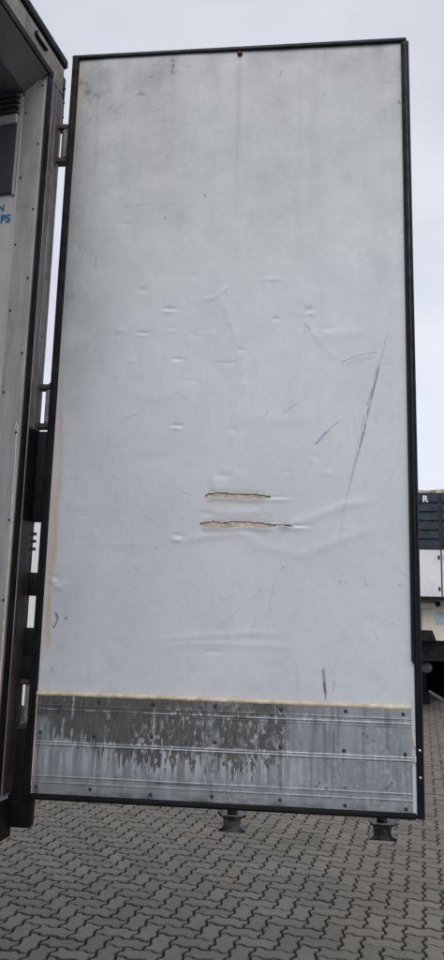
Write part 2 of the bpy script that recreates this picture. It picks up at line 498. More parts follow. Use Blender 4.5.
pv['kind'] = 'stuff'

# ================================================================== OWN TRAILER
OPEN = R(8.5)
TM = Matrix.Translation((-0.0737, 0.05, 0)) @ Matrix.Rotation(-OPEN, 4, 'Z')   # local x rearward, y to its right side
trailer = thing('refrigerated_trailer', 'white insulated trailer whose rear door stands open, door showing its scuffed inner side',
                'trailer', (-0.0737, 0.05, 0), None, -OPEN)
def T(): return MB(TM)
L_ = -8.0
T().box(L_ + 0.1, -0.092, -0.122, -0.002, 1.222, 3.618).build('side_wall', M['wall_in'], trailer)
T().box(L_ + 0.1, -0.092, -2.498, -2.378, 1.222, 3.618).build('side_wall', M['wall_in'], trailer)
T().box(L_, L_ + 0.098, -2.498, -0.002, 1.222, 3.618).build('front_wall', M['wall_in'], trailer)
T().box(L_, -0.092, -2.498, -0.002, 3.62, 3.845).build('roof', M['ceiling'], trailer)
T().box(L_, -0.122, -2.498, -0.002, 1.12, 1.22, 0.004).build('floor', M['lining'], trailer)
# rear portal
for y0 in (-0.121, -2.498):
    post = T().box(-0.09, 0.0, y0, y0 + 0.119, 1.222, 3.678, 0.004).build('door_post', M['post'], trailer, 30)
    if y0 > -1:
        T().box(-0.002, 0.005, -0.0875, -0.0800, 1.222, 3.70, 0.002).build('post_lip', M['post_lip'], post)
        T().box(-0.002, 0.003, -0.048, -0.042, 1.222, 3.70, 0.0015).build('post_rib', M['post'], post)
        T().box(-0.002, 0.003, -0.010, -0.001, 1.222, 3.66, 0.002).build('post_edge', M['post'], post)
M['post_shade'] = simple('post_shade_brown', (0.028, 0.024, 0.022), (0.075, 0.064, 0.057), 0.55, 0.2, 12, (3, 3, .35), 0.3, 70)  # brown of the added sheet that paints shade onto the lower post
T().box(0.0033, 0.0062, -0.0785, -0.0012, 1.235, 2.081, 0.001).build('post_overlay', M['post_shade'], trailer, None, 'dark sheet painting the shade on the lower post')
T().box(0.0033, 0.0075, -0.0785, -0.0012, 2.083, 2.391, 0.001).build('post_overlay', M['rubber'], trailer)
hdr = T().box(-0.09, 0.0, -2.498, -0.002, 3.68, 3.793, 0.004).build('header', M['header'], trailer, 30)
gut = T().prism([(-0.09, 3.797), (0.003, 3.797), (0.009, 3.802), (0.009, 3.822), (0.003, 3.838), (-0.09, 3.846)], 'y', -2.5, 0.006, 0.002)
gut.build('rain_gutter', M['rubber'], trailer)
# oblong marker lamp on the header
b_ = T()
n = 20
ring_o, ring_i = [], []
for i in range(n):
    a = 2 * math.pi * i / n
    cx = 0.03 if math.cos(a) > 0 else -0.03
    ring_o.append((-0.187 + cx + 0.013 * math.cos(a), 3.757 + 0.013 * math.sin(a)))
    ring_i.append((-0.187 + cx + 0.008 * math.cos(a), 3.757 + 0.008 * math.sin(a)))
lampo = T().prism(ring_o, 'x', 0.0005, 0.010, 0.002).build('marker_lamp', M['rubber'], trailer)
T().prism(ring_i, 'x', 0.0103, 0.0135).build('lens', M['header'], lampo)
# rubber frame gasket
T().box(0.0005, 0.007, -0.121, -0.0905, 1.23, 3.678, 0.002, 2).build('frame_gasket', M['rubber'], trailer, 40)
T().box(0.0005, 0.007, -2.40, -0.0905, 3.680, 3.708, 0.002, 2).build('frame_gasket', M['rubber'], trailer, 40)
T().box(0.0005, 0.016, -2.40, -0.06, 1.222, 1.229, 0.002).build('threshold', M['post_lip'], trailer)
# lining strips inside the portal
lin = T().box(-0.082, -0.001, -0.128, -0.1225, 1.23, 3.655, 0.001).build('wall_lining', M['lining'], trailer)
T().box(-0.090, -0.0825, -0.1265, -0.1225, 1.23, 3.60, 0.001).build('sealant_seam', M['wall_in'], lin)
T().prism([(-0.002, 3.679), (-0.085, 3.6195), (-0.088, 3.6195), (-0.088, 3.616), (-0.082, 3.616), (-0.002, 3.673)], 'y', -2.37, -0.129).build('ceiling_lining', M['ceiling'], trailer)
cove = []
for i in range(9):
    a = math.pi / 2 * i / 8
    cove.append((-0.003 - 0.084 * math.sin(a), 3.601 + 0.056 * math.cos(a)))
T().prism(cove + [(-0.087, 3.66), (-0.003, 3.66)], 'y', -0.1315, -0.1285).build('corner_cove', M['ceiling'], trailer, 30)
rv = T().lathe([(0.0044, 0.0), (0.0044, -0.001), (0.0032, -0.0024), (0.0012, -0.003)], (0, 0, 0), 'y', 10)
rv.bm.transform(Matrix.Translation(-TM.translation))
rv_me = rv.mesh('rivet', M['rivet'], 40)
for k, z in enumerate([3.63, 3.40, 3.152, 2.898, 2.632, 2.36, 2.074, 1.821, 1.60, 1.36]):
    link('rivet', rv_me, lin, None, TM @ Vector((-0.013, -0.128, z)))
for k, z in enumerate([3.53, 3.278, 3.026, 2.786, 2.50, 2.24, 1.98, 1.72, 1.46]):
    link('rivet', rv_me, lin, None, TM @ Vector((-0.071, -0.128, z)))
# dark air grille high on the wall
vent = T().box(-0.70, -0.100, -0.134, -0.1225, 3.222, 3.487, 0.002).build('air_grille', M['vent'], trailer, None, 'dark grey grille panel high on the wall')
T().box(-0.70, -0.098, -0.142, -0.1225, 3.489, 3.525, 0.003).build('grille_rail', M['vent_light'], vent)
T().box(-0.099, -0.0915, -0.136, -0.1225, 3.215, 3.487, 0.001).build('grille_edge', M['vent_light'], vent)
for k in range(4):
    z = 3.532 + k * 0.021
    T().prism([(-0.1225, z), (-0.150, z - 0.002), (-0.150, z + 0.002), (-0.1225, z + 0.012)], 'x', -0.70, -0.100).build('louvre', M['vent'], vent)
# printed letters on the wall
def letters(txt, size, mat, M4, name, parent, bold=0.012):
    cu = bpy.data.curves.new(name, 'FONT')
    cu.body = txt; cu.size = size; cu.extrude = 0.0006; cu.offset = bold * size; cu.align_x = 'RIGHT'
    o = bpy.data.objects.new(name, cu); COL.objects.link(o)
    dg = bpy.context.evaluated_depsgraph_get()
    me = bpy.data.meshes.new_from_object(o.evaluated_get(dg))
    bpy.data.objects.remove(o)
    me.transform(M4); me.materials.clear(); me.materials.append(mat)
    return link(name, me, parent)
# wall faces -y locally; text x axis runs along +x, up along z
WALLTXT = Matrix(((1, 0, 0, 0), (0, 0, -1, 0), (0, 1, 0, 0), (0, 0, 0, 1)))
letters('N', 0.033, M['blue'], TM @ Matrix.Translation((-0.128, -0.1235, 3.163)) @ WALLTXT, 'printed_letters', trailer, 0.03)
letters('PS', 0.041, M['blue'], TM @ Matrix.Translation((-0.101, -0.1235, 3.118)) @ WALLTXT, 'printed_letters', trailer, 0.03)
# chassis end below the floor
T().box(-0.12, 0.0, -2.498, -0.002, 1.095, 1.2205, 0.004).build('rear_beam', M['chassis'], trailer)
T().box(-0.30, -0.122, -2.30, -0.20, 0.80, 1.1185, 0.006).build('cross_beam', M['chassis'], trailer)
for y in (-0.75, -1.75):
    T().box(-7.6, -0.302, y - 0.06, y + 0.06, 0.86, 1.1185, 0.006).build('chassis_rail', M['chassis'], trailer)
    T().box(-0.22, -0.16, y - 0.04, y + 0.04, 0.55, 0.798).build('bumper_arm', M['chassis'], trailer)
T().box(-0.24, -0.13, -2.45, -0.06, 0.43, 0.548, 0.008).build('underrun_bar', M['chassis'], trailer)
wh = T()
for ax in (-1.9, -3.2):
    for y in (-0.32, -2.18):
        w = T().lathe([(0.29, -0.15), (0.46, -0.15), (0.50, -0.11), (0.505, 0.0), (0.50, 0.11), (0.46, 0.15), (0.29, 0.15)], (ax, y, 0.502), 'y', 32).build('wheel', M['tyre'], trailer, 40)
        T().lathe([(0.29, -0.13), (0.27, -0.06), (0.10, -0.02), (0.10, 0.02), (0.27, 0.06), (0.29, 0.13)], (ax, y, 0.502), 'y', 24).build('rim', M['rim'], w, 40)
    T().box(ax - 0.06, ax + 0.06, -2.0, -0.5, 0.45, 0.56).build('axle', M['chassis'], trailer)
    for y in (-0.75, -1.75):
        T().box(ax - 0.05, ax + 0.05, y - 0.05, y + 0.05, 0.562, 0.858).build('spring_block', M['chassis'], trailer)

# ---------------------------------------------------------------- the open door (x along it, y away from the viewer)
ZB, ZT = 1.222, 3.800
door = MB().box(-0.024, 1.182, 0.014, 0.092, ZB + 0.003, ZT - 0.003, 0.003).build('rear_door', M['core_white'], trailer, None,
        'open rear door leaf with dented dirty white inner sheet and aluminium kick planks')

# --- white inner sheet
nx, nz = 388, 860
xs = np.linspace(-0.004, 1.164, nx); zs = np.linspace(1.232, 3.795, nz)
X, Z = np.meshgrid(xs, zs)
Y = -0.0060 * (fbm(X, Z, 2.4, 1.8, 3, 1) - 0.5) - 0.0010 * (fbm(X, Z, 9, 7, 3, 2) - 0.5) - 0.00018 * (fbm(X, Z, 45, 40, 2, 3) - 0.5)
# scattered knocks: bigger ones first  (x, z, rx, rz, depth)  depth > 0 goes into the door
dents = [(.369, 2.812, .020, .006, .0026), (.369, 2.800, .018, .006, -.0016), (.283, 2.726, .016, .005, .0024), (.283, 2.716, .014, .005, -.0014),
         (.407, 2.632, .018, .006, .0022), (.842, 2.798, .011, .011, .0030), (.850, 2.785, .010, .008, -.0022), (.733, 2.768, .012, .007, .0020),
         (.412, 2.403, .018, .006, .0028), (.412, 2.392, .016, .006, -.0020), (.426, 2.025, .016, .008, -.0032), (.428, 2.040, .016, .008, .0022),
         (.026, 1.883, .012, .009, -.0042), (.045, 1.866, .020, .010, -.0026), (.030, 1.900, .018, .008, .0024), (.621, 2.661, .012, .006, .0014),
         (.276, 2.881, .018, .010, .0012), (.558, 1.679, .030, .006, .0016), (.520, 2.112, .030, .010, .0020), (.54, 2.215, .012, .03, -.0030),
         (.575, 2.235, .03, .012, .0020), (.62, 2.235, .03, .02, -.0022), (.86, 2.30, .016, .009, .0010), (.905, 2.245, .02, .01, -.0012), (.205, 2.735, .02, .01, -.0012),
         (.24, 1.99, .05, .03, .0014), (.16, 2.03, .03, .02, -.0012), (.09, 2.13, .03, .02, -.0016), (.12, 2.10, .015, .01, .0012), (.33, 2.29, .05, .02, .0012)]
rg = np.random.default_rng(5)
for k in range(70):
    dents.append((rg.uniform(.03, 1.12), rg.uniform(1.6, 3.0) if k < 58 else rg.uniform(3.0, 3.7), rg.uniform(.008, .03), rg.uniform(.004, .014), rg.normal(0, .0006)))
for x0, z0, rx, rz, dep in dents:
    Y += 0.85 * dep * np.exp(-(((X - x0) / rx) ** 2 + ((Z - z0) / rz) ** 2))
def ridge(pts, w, h, side=0.0):
    d, s = seg_dist(X, Z, pts)
    return -h * np.exp(-(d / w) ** 2) * np.clip(np.sin(np.pi * np.clip(s, 0.03, 0.97)) * 1.4, 0, 1)
for pts, w, h in [([(.468, 2.837), (.526, 2.850), (.576, 2.893)], .008, .0014), ([(.826, 2.753), (.885, 2.682), (.944, 2.616)], .010, .0008),
                  ([(.944, 2.606), (.995, 2.629), (1.069, 2.642)], .008, .0012), ([(.351, 1.709), (.509, 1.726), (.665, 1.740), (.789, 1.740)], .010, .0016),
                  ([(.352, 1.694), (.541, 1.703), (.697, 1.704), (.805, 1.698)], .009, .0014), ([(.426, 2.022), (.532, 2.039), (.628, 2.050), (.698, 2.029)], .011, .0022),
                  ([(.698, 2.051), (.817, 2.088), (.958, 2.144), (1.067, 2.161)], .014, .0026), ([(.787, 1.968), (.942, 2.033), (1.081, 2.082)], .016, .0020),
                  ([(.535, 2.872), (.580, 2.76), (.615, 2.661)], .010, .0008), ([(.84, 2.70), (.93, 2.71), (1.05, 2.725)], .016, .0010),
                  ([(.62, 2.03), (.74, 2.00), (.86, 1.985)], .016, .0016), ([(.50, 2.12), (.60, 2.115), (.75, 2.122)], .010, .0014),
                  ([(.09, 1.885), (.06, 1.875), (.03, 1.86)], .008, .0018), ([(.10, 2.01), (.2, 2.005), (.42, 2.012)], .012, .0009),
                  ([(.60, 2.44), (.75, 2.42), (.9, 2.43)], .02, .0012), ([(.2, 2.52), (.35, 2.50), (.5, 2.53)], .02, .0009)]:
    Y += ridge(pts, w * 1.1, 0.75 * h)
# torn slots
def slot(x0, x1, zc, half, seed):
    zz = zc + 0.006 * (vnoise(X * 16 + seed, X * 0) - 0.5) - 0.004 * (X - x0) / (x1 - x0)
    t = np.clip((X - x0) / (x1 - x0), 0, 1)
    hh = half * np.minimum(1, np.sqrt(np.clip(t, 0, 1) * 12)) * np.where(t > 0.82, 1 - (t - 0.82) / 0.18 * 0.55, 1) * (0.70 + 0.42 * vnoise(X * 45 + seed, np.sign(Z - zz) * 2 + 5.5) + 0.30 * vnoise(X * 90 + seed, np.sign(Z - zz) * 3 + 9.5))
    ins = (X > x0) & (X < x1)
    return np.where(ins, np.abs(Z - zz) - hh, 1.0), Z - zz, ins
hole = np.zeros(X.shape, bool)
lipm = np.zeros(X.shape)
for x0, x1, zc, half, seed in [(.508, .724, 2.171, .0092, 2.0), (.495, .742, 2.079, .0102, 7.7), (.738, .800, 2.081, .0034, 4.1)]:
    d, rel, ins = slot(x0, x1, zc, half, seed)
    hole |= d < 0
    near_ = np.where(ins, np.exp(-(np.clip(d, 0, 1) / 0.009) ** 2), 0) * sstep(x0, x0 + .03, X) * sstep(x1, x1 - .03, X)
    Y += np.where(rel < 0, -0.0038, 0.0012) * near_
    lipm = np.maximum(lipm, np.where(rel > 0, near_, 0) * 0.10)
for x0, x1, zc in [(.722, .80, 2.167), (.80, .86, 2.076)]:      # splits that run on from the slots
    t = np.clip((X - x0) / (x1 - x0), 0, 1); tp = np.where((X > x0 - .02) & (X < x1), (1 - t) ** 0.8 * sstep(x0 - .02, x0 + .01, X), 0)
    Y += 0.0016 * tp * np.exp(-((Z - zc) / .0035) ** 2) - 0.0020 * tp * np.exp(-((Z - zc + .009) / .007) ** 2)
Y = np.clip(Y - 0.0012, -0.0125, 0.008)
# colour masks
dirt_shade = 0.46 * sstep(2.45, 3.7, Z) * (0.88 + 0.24 * fbm(X, Z, 6, 0.7, 3, 53)) + 0.05 * fbm(X, Z, 3, 3, 3, 52) + 0.05 * sstep(.50, .78, fbm(X, Z, 10, 5, 5, 54)) + 0.045 * sstep(.5, .7, fbm(X, Z, 60, 50, 3, 55))  # broad darkening toward the top is painted shade; the mottling is dirt
dirt_shade += 0.20 * np.exp(-((X - .06) / .09) ** 2) * np.exp(-((Z - 2.72) / .28) ** 2) * sstep(.38, .65, fbm(X, Z, 12, 9, 5, 56))
dirt_shade += 0.07 * sstep(.40, .80, fbm(X, Z, 9, 0.7, 4, 5)) * sstep(2.2, 3.5, Z)
dirt_shade += 0.05 * sstep(.5, .8, fbm(X, Z, 40, 1.6, 3, 6)) * sstep(1.6, 3.6, Z)               # rain runs
dirt_shade += 0.42 * np.exp(-X / .035) * (0.5 + fbm(X, Z, 20, 3, 3, 7)) * sstep(2.3, 2.9, Z)      # grey left margin
dirt_shade += 0.20 * np.exp(-X / .18) * fbm(X, Z, 6, 2, 4, 8)
dirt_shade += 0.28 * np.exp(-((X - .30) / .10) ** 2) * sstep(3.05, 3.75, Z) * fbm(X, Z, 22, 1.2, 4, 9)
dirt_shade += 0.22 * sstep(3.55, 3.79, Z) * sstep(.35, .7, fbm(X, Z, 12, 6, 4, 10))
dirt_shade += 0.14 * np.exp(-((X - .591) / .009) ** 2) * sstep(2.9, 3.77, Z) * (Z < 3.775)          # run below the bolt
dirt_shade += 0.10 * np.exp(-((Z - 1.60) / .05) ** 2) * sstep(.5, .75, fbm(X, Z, 12, 20, 4, 14)) + lipm
stain = 0.34 * np.exp(-((X - (.020 + .010 * (vnoise(Z * 9, Z * 0) - .5))) / .0085) ** 2) * sstep(1.64, 1.70, Z) * sstep(2.52, 2.36, Z) * (1.5 * sstep(.25, .75, fbm(X, Z, 50, 9, 4, 11)))
stain += 0.30 * np.exp(-(np.abs(X - .008) / .012)) * sstep(1.6, 1.7, Z) * sstep(2.95, 2.3, Z) * fbm(X, Z, 40, 6, 3, 12) * 1.6
stain += 0.22 * np.exp(-(X / .02)) * sstep(2.6, 3.6, Z)
stain += 0.16 * np.exp(-((Z - 2.125) / .07) ** 2) * np.exp(-((X - .62) / .15) ** 2) * fbm(X, Z, 20, 20, 3, 13)
gr = np.zeros(X.shape); blue = np.zeros(X.shape)
def scratch(pts, w, a, brk=0.0, fs=(90, 30), seed=0):
    d, s = seg_dist(X, Z, pts)
    v = a * np.exp(-(d / w) ** 2) * np.clip(np.sin(np.pi * np.clip(s, 0, 1)) * 3 + 0.15, 0, 1)
    if brk: v = v * sstep(brk - .12, brk + .12, fbm(X, Z, *fs, 3, seed + 20))
    return v
d_, s_ = seg_dist(X, Z, [(1.099, 2.721), (1.082, 2.649), (1.046, 2.504), (1.016, 2.371), (.99, 2.276), (.958, 2.144), (.933, 1.97)])
amp_ = np.interp(s_, [0, .05, .25, .5, .62, .75, 1], [0, .45, .85, .75, .45, .25, 0]); wid_ = np.interp(s_, [0, .15, .4, .7, 1], [.0014, .0020, .0034, .0036, .004])
gr += amp_ * np.exp(-(d_ / wid_) ** 2) * (0.35 + 0.65 * sstep(.36, .52, fbm(X, Z, 90, 26, 3, 21)))
d_, s_ = seg_dist(X, Z, [(1.078, 2.655), (1.052, 2.55), (1.016, 2.42), (.982, 2.28)])
gr += .45 * np.sin(np.pi * s_) * np.exp(-(d_ / .0018) ** 2) * sstep(.40, .55, fbm(X, Z, 80, 20, 3, 23))
gr += scratch([(.944, 2.613), (.995, 2.636), (1.069, 2.649)], .0026, .50)
gr += scratch([(.826, 2.753), (.848, 2.727)], .0030, .45)
gr += scratch([(.887, 1.656), (.893, 1.621), (.899, 1.55)], .0040, .65, .40, seed=4)
gr += scratch([(.893, 1.60), (.899, 1.545)], .0026, .6)
gr += scratch([(.926, 1.607), (.92, 1.572)], .002, .3)
gr += scratch([(.039, 1.738), (.050, 1.769), (.042, 1.788)], .0022, .85)
gr += scratch([(.039, 1.738), (.030, 1.748)], .0022, .7) + scratch([(.047, 1.766), (.035, 1.791)], .0018, .6)
gr += scratch([(.343, 3.775), (.349, 3.74), (.344, 3.706)], .0052, .95, .50, (120, 120), 5)
gr += scratch([(.270, 3.752), (.338, 3.742), (.43, 3.735)], .0030, .40, .45, (30, 90), 6)
gr += scratch([(.247, 3.700), (.300, 3.704), (.368, 3.713)], .0028, .45, .42, (30, 90), 7)
gr += scratch([(.20, 3.62), (.235, 3.635), (.25, 3.632)], .005, .7, .5, (90, 90), 9)
gr += scratch([(.735, 3.676), (.742, 3.705)], .0034, .5) + scratch([(.89, 3.59), (.895, 3.61)], .003, .3)
gr += scratch([(.892, 2.371), (.943, 2.421)], .0024, .38)
gr += scratch([(.18, 3.19), (.30, 3.205), (.45, 3.20)], .003, .25, .5, (20, 90), 12)
gr += scratch([(.104, 3.01), (.104, 2.96)], .002, .4) + scratch([(.735, 3.31), (.742, 3.34)], .002, .25)
gr += scratch([(.04, 1.62), (.042, 1.60)], .002, .4) + scratch([(.76, 2.44), (.808, 2.481)], .0024, .28)
blue += scratch([(.864, 2.337), (.884, 2.362), (.902, 2.383)], .0032, .8)
stain += scratch([(.69, 2.425), (.715, 2.455)], .003, .4)
for x0, z0, r, a in [(.017, 3.690, .013, 1.9), (.010, 3.676, .010, 1.6), (.024, 3.68, .008, 1.8), (.030, 3.655, .018, .9), (.072, 3.636, .020, .55), (.085, 3.611, .016, .5), (.055, 3.613, .018, .45),
                     (.14, 3.575, .03, .30), (.05, 3.55, .03, .3), (.10, 3.66, .03, .25), (.21, 3.655, .03, .25)]:
    gr += a * np.exp(-(((X - x0) / r) ** 2 + ((Z - z0) / r) ** 2)) * sstep(.40, .62, fbm(X, Z, 70, 60, 4, int(x0 * 900)))
for x0, z0, r, a in [(.34, 3.38, .003, .6), (.48, 3.229, .004, .7), (.482, 3.221, .003, .7), (.342, 3.146, .004, .75), (.076, 1.770, .004, .9), (.191, 2.695, .003, .5), (.694, 1.872, .003, .6),
                     (.765, 1.942, .003, .7), (.942, 1.902, .004, .45), (.96, 1.903, .003, .45), (1.148, 3.556, .005, .8), (1.152, 3.55, .004, .8), (.30, 3.568, .003, .5), (1.15, 3.069, .004, .5),
                     (1.124, 1.897, .004, .4), (.786, 3.199, .004, .3), (.744, 3.545, .004, .3), (1.10, 1.78, .003, .4), (.36, 2.0, .003, .4)]:
    gr += a * np.exp(-(((X - x0) / r) ** 2 + ((Z - z0) / r) ** 2))
for k in range(90):
    x0, z0 = rg.uniform(.02, 1.14), rg.uniform(1.56, 3.76)
    w_ = rg.uniform(.001, .003); l_ = rg.uniform(.004, .05); aa = rg.normal(math.pi / 2, .7)
    i0 = np.abs(X - x0) < .06; 
    gr += rg.uniform(.05, .22) * np.exp(-((((X - x0) * np.cos(aa) + (Z - z0) * np.sin(aa)) / l_) ** 2 + (((Z - z0) * np.cos(aa) - (X - x0) * np.sin(aa)) / w_) ** 2))
hq = hole[:-1, :-1] & hole[1:, :-1] & hole[:-1, 1:] & hole[1:, 1:]
link('inner_sheet', grid_mesh('inner_sheet', X, Y, Z, M['skin'], ~hq, dict(dirt_shade=dirt_shade, stain=stain, grime=gr, blue=blue)), door, 'white plastic sheet with dents, scratches and two torn slots')
# foam showing in the slots
fx = np.linspace(.475, .83, 240)
for zc in (2.171, 2.079):
    fz = np.linspace(zc - .024, zc + .022, 34)
    FX, FZ = np.meshgrid(fx, fz)
    FY = 0.0072 - 0.004 * (fbm(FX, FZ, 60, 90, 4, int(zc * 10)) - 0.35) + 0.003 * np.exp(-((FX - .58) / .004) ** 2)
    link('foam_core', grid_mesh('foam_core', FX, np.clip(FY, 0.0052, 0.0125), FZ, M['foam']), door, 'beige insulation foam bared by a tear')

# --- kick planks with drawn ribs
def kick(z0, z1, ribs, steps):
    nx, nz = 470, int((z1 - z0) / 0.0016)
    X, Z = np.meshgrid(np.linspace(0.002, 1.151, nx), np.linspace(z0, z1, nz))
    Y = np.full(X.shape, -0.0065) - 0.0006 * (fbm(X, Z, 6, 12, 3, 30) - .5)
    for zr, w, h in ribs:
        Y -= h * sstep(w, w * 0.55, np.abs(Z - zr))
    for x0, zr, rr, dep in [(.06, 1.49, .02, .002), (.35, 1.45, .03, .0016), (.62, 1.40, .03, .001), (.90, 1.33, .04, .001), (.2, 1.33, .03, .0012), (.764, 1.42, .03, .0014)]:
        Y += dep * np.exp(-((X - x0) / rr) ** 2 - ((Z - zr) / rr) ** 2)
    # dark coating: upper two thirds, left and middle, hanging in ragged tongues
    low = 1.368 + 0.060 * (fbm(X, Z * 0 + 1, 9, 1, 3, 31) - .5) + 0.050 * (vnoise(X * 75, Z * 5) - .5) + 0.055 * (vnoise(X * 140, Z * 6) - .5) + 0.055 * (vnoise(X * 270, Z * 9) - .5)
    low += 0.030 * sstep(.32, .12, X) - 0.035 * np.exp(-((X - .63) / .035) ** 2) - .03 * np.exp(-((X - .40) / .2) ** 2)
    right = .80 + 0.10 * (fbm(X, Z, 8, 6, 4, 32) - .5) - .05 * sstep(1.42, 1.36, Z)
    coat = .95 * sstep(low - .004, low + .005, Z) * sstep(right + .03, right - .03, X + .10 * (fbm(X, Z, 30, 18, 3, 33) - .5))
    coat *= 1 - sstep(.075, .045, X + .02 * fbm(X, Z, 60, 5, 2, 34)) * sstep(1.475, 1.455, Z)
    flake = .7 * sstep(.58, .72, fbm(X, Z, 160, 70, 4, 35)) * sstep(.36, .66, fbm(X, Z, 6, 6, 2, 36) + .30 * sstep(.45, .72, X) - .12 * sstep(.45, .2, X))
    coat *= 1 - flake
    coat *= 1 - 0.75 * sstep(.52, .72, fbm(X, Z, 44, 20, 5, 46)) * sstep(.45, .62, X)
    coat *= 1 - 0.85 * np.maximum(np.exp(-((Z - 1.389) / .004) ** 2), np.exp(-((Z - 1.489) / .0025) ** 2) * (vnoise(X * 40, Z * 9) > .45))
    coat = np.maximum(coat, .62 * np.exp(-((X - .915) / .006) ** 2) * sstep(.38, .55, fbm(X, Z, 90, 12, 3, 37)) * sstep(1.275, 1.31, Z))
    coat = np.maximum(coat, .42 * sstep(.48, .70, fbm(X, Z, 70, 4, 5, 38)) * sstep(1.24, 1.40, Z) * (0.6 + .8 * fbm(X, Z, 90, 60, 3, 48)))
    coat = np.maximum(coat, .8 * sstep(1.497, 1.508, Z) * sstep(.42, .56, fbm(X, Z, 26, 40, 4, 39)) * sstep(1.0, .6, X))
    edge = np.exp(-((Z - low) / .012) ** 2) * sstep(.82, .72, X)
    chalk = .75 * edge * sstep(.45, .60, fbm(X, Z, 85, 10, 3, 40)) * (1 - coat)
    chalk += .9 * sstep(.47, .62, fbm(X, Z, 120, 6, 3, 41)) * sstep(.95, .75, X) * sstep(1.27, 1.34, Z) * sstep(1.40, 1.36, Z) * (1 - coat)
    chalk += .65 * flake * sstep(1.52, 1.49, Z)
    chalk += .35 * np.exp(-((Z - 1.389) / .005) ** 2) * fbm(X, Z, 50, 50, 2, 42) * 1.4
    for xc in (.118, .226, .232, .375, .090): chalk += .6 * np.exp(-((X - xc) / .0035) ** 2) * sstep(.50, .62, fbm(X, Z, 60, 45, 3, int(xc * 500))) * sstep(1.36, 1.40, Z)
    gr = .5 * sstep(1.262, 1.243, Z) * sstep(.4, .7, fbm(X, Z, 14, 30, 4, 43))
    gr += .8 * np.exp(-((Z - 1.2855) / .0018) ** 2) * sstep(.36, .40, X) * sstep(.56, .50, X)
    gr += .7 * np.exp(-(np.hypot((X - .075) / 1.6, Z - 1.489) / .007) ** 2) + .6 * np.exp(-(np.hypot((X - .045) / 1.5, Z - 1.462) / .005) ** 2)
    for x0, zz in [(1.01, 1.455), (1.02, 1.448), (1.04, 1.437), (.955, 1.30), (1.085, 1.31), (.87, 1.30), (1.09, 1.32), (1.075, 1.305), (.90, 1.295), (.88, 1.31)]:
        gr += .75 * np.exp(-(np.hypot(X - x0, Z - zz) / .0035) ** 2)
    gr += .6 * np.exp(-((X - .922) / .0025) ** 2) * sstep(1.38, 1.40, Z) * sstep(1.47, 1.45, Z)
    for xr in (.018, .195, .371, .563, .764, .955, 1.129):
        gr += .35 * np.exp(-((X - xr) / .006) ** 2) * sstep(.4, .6, fbm(X, Z, 60, 9, 2, int(xr * 100) + 3)) * (Z < 1.41)
    for zr, w, h in ribs:
        gr += .55 * np.exp(-((Z - zr + w + .0006) / .0013) ** 2) * sstep(.35, .65, fbm(X, Z, 30, 60, 4, 60))
        gr += .22 * np.exp(-np.abs(Z - zr - w - .003) / .006) * sstep(.48, .72, fbm(X, Z, 45, 14, 4, 61))
    pl = link('kick_plank', grid_mesh('kick_plank', X, Y, Z, M['kick'], None, dict(coat=coat, chalk=chalk, grime=gr)), door)
    MB().box(0.002, 1.151, -0.0030, -0.0004, z0, z1).build('plank_back', M['lining'], door)
    return pl
k1 = kick(1.3885, 1.530, [(1.3918, .0030, .0011), (1.488, .0028, .0009), (1.502, .0022, .0006), (1.480, .002, .0004)], 0)
k1['label'] = 'upper aluminium kick plank with dark worn coating'
k2 = kick(1.240, 1.3875, [(1.3840, .0030, .0012), (1.291, .0024, .0008), (1.273, .0024, .0007)], 0)
k2['label'] = 'lower aluminium kick plank with streaked drips'
# skin stays flat behind the planks
rk = MB().lathe([(0.0058, 0.0), (0.0056, -0.0015), (0.004, -0.0032), (0.0012, -0.0038)], (0, 0, 0), 'y', 12).mesh('rivet', M['rivet'], 40)
for xz in [(.2, 1.519), (.371, 1.516), (.562, 1.519), (.764, 1.516), (.958, 1.518), (1.127, 1.516), (.018, 1.419), (.191, 1.414), (.37, 1.42), (.565, 1.412), (.764, 1.407),
           (.952, 1.405), (1.131, 1.402), (.015, 1.259), (.186, 1.259), (.374, 1.253), (.56, 1.257), (.764, 1.257), (.955, 1.251), (1.131, 1.250)]:
    link('rivet', rk, door, None, (xz[0], -0.0062, xz[1]))
# cream sealant beads
def bead(pts, r, name, seed, par=None):
    b = bmesh.new(); rings = []
    rr_ = random.Random(seed)
    P = []
    for i in range(len(pts) - 1):
        a, c_ = Vector(pts[i]), Vector(pts[i + 1]); n = max(2, int((c_ - a).length / 0.012))
        for k in range(n): P.append(a.lerp(c_, k / n))
    P.append(Vector(pts[-1]))
    for i, p in enumerate(P):
        d = (P[min(i + 1, len(P) - 1)] - P[max(i - 1, 0)]).normalized()
        side = d.cross(Vector((0, 1, 0))).normalized()
        w1 = r * (1 + rr_.uniform(-.10, .10)); w2 = r * (1 + rr_.uniform(-.16, .16)); h = r * .75 * (1 + rr_.uniform(-.3, .3))
        rings.append([b.verts.new(p + side * w1), b.verts.new(p + side * w1 * .7 + Vector((0, -h, 0))), b.verts.new(p - side * w2 * .6 + Vector((0, -h, 0))), b.verts.new(p - side * w2)])
    for i in range(len(rings) - 1):
        for k in range(3): b.faces.new((rings[i][k], rings[i][k + 1], rings[i + 1][k + 1], rings[i + 1][k]))
    bmesh.ops.recalc_face_normals(b, faces=b.faces[:])
    me = bpy.data.meshes.new(name); b.to_mesh(me); b.free()
    for p in me.polygons: p.use_smooth = True
    me.materials.append(M['sealant'])
    return link(name, me, par or door)
bead([(-.002, -.002, 1.536), (.4, -.002, 1.5365), (.8, -.002, 1.535), (1.152, -.002, 1.534)], .0072, 'sealant_bead', 1)
bead([(.000, -.003, 1.532), (-.001, -.003, 1.40), (.001, -.003, 1.26)], .0034, 'sealant_bead', 2)
bead([(1.1575, -.012, 1.455), (1.158, -.012, 1.44), (1.1575, -.012, 1.425)], .0028, 'sealant_bead', 3)
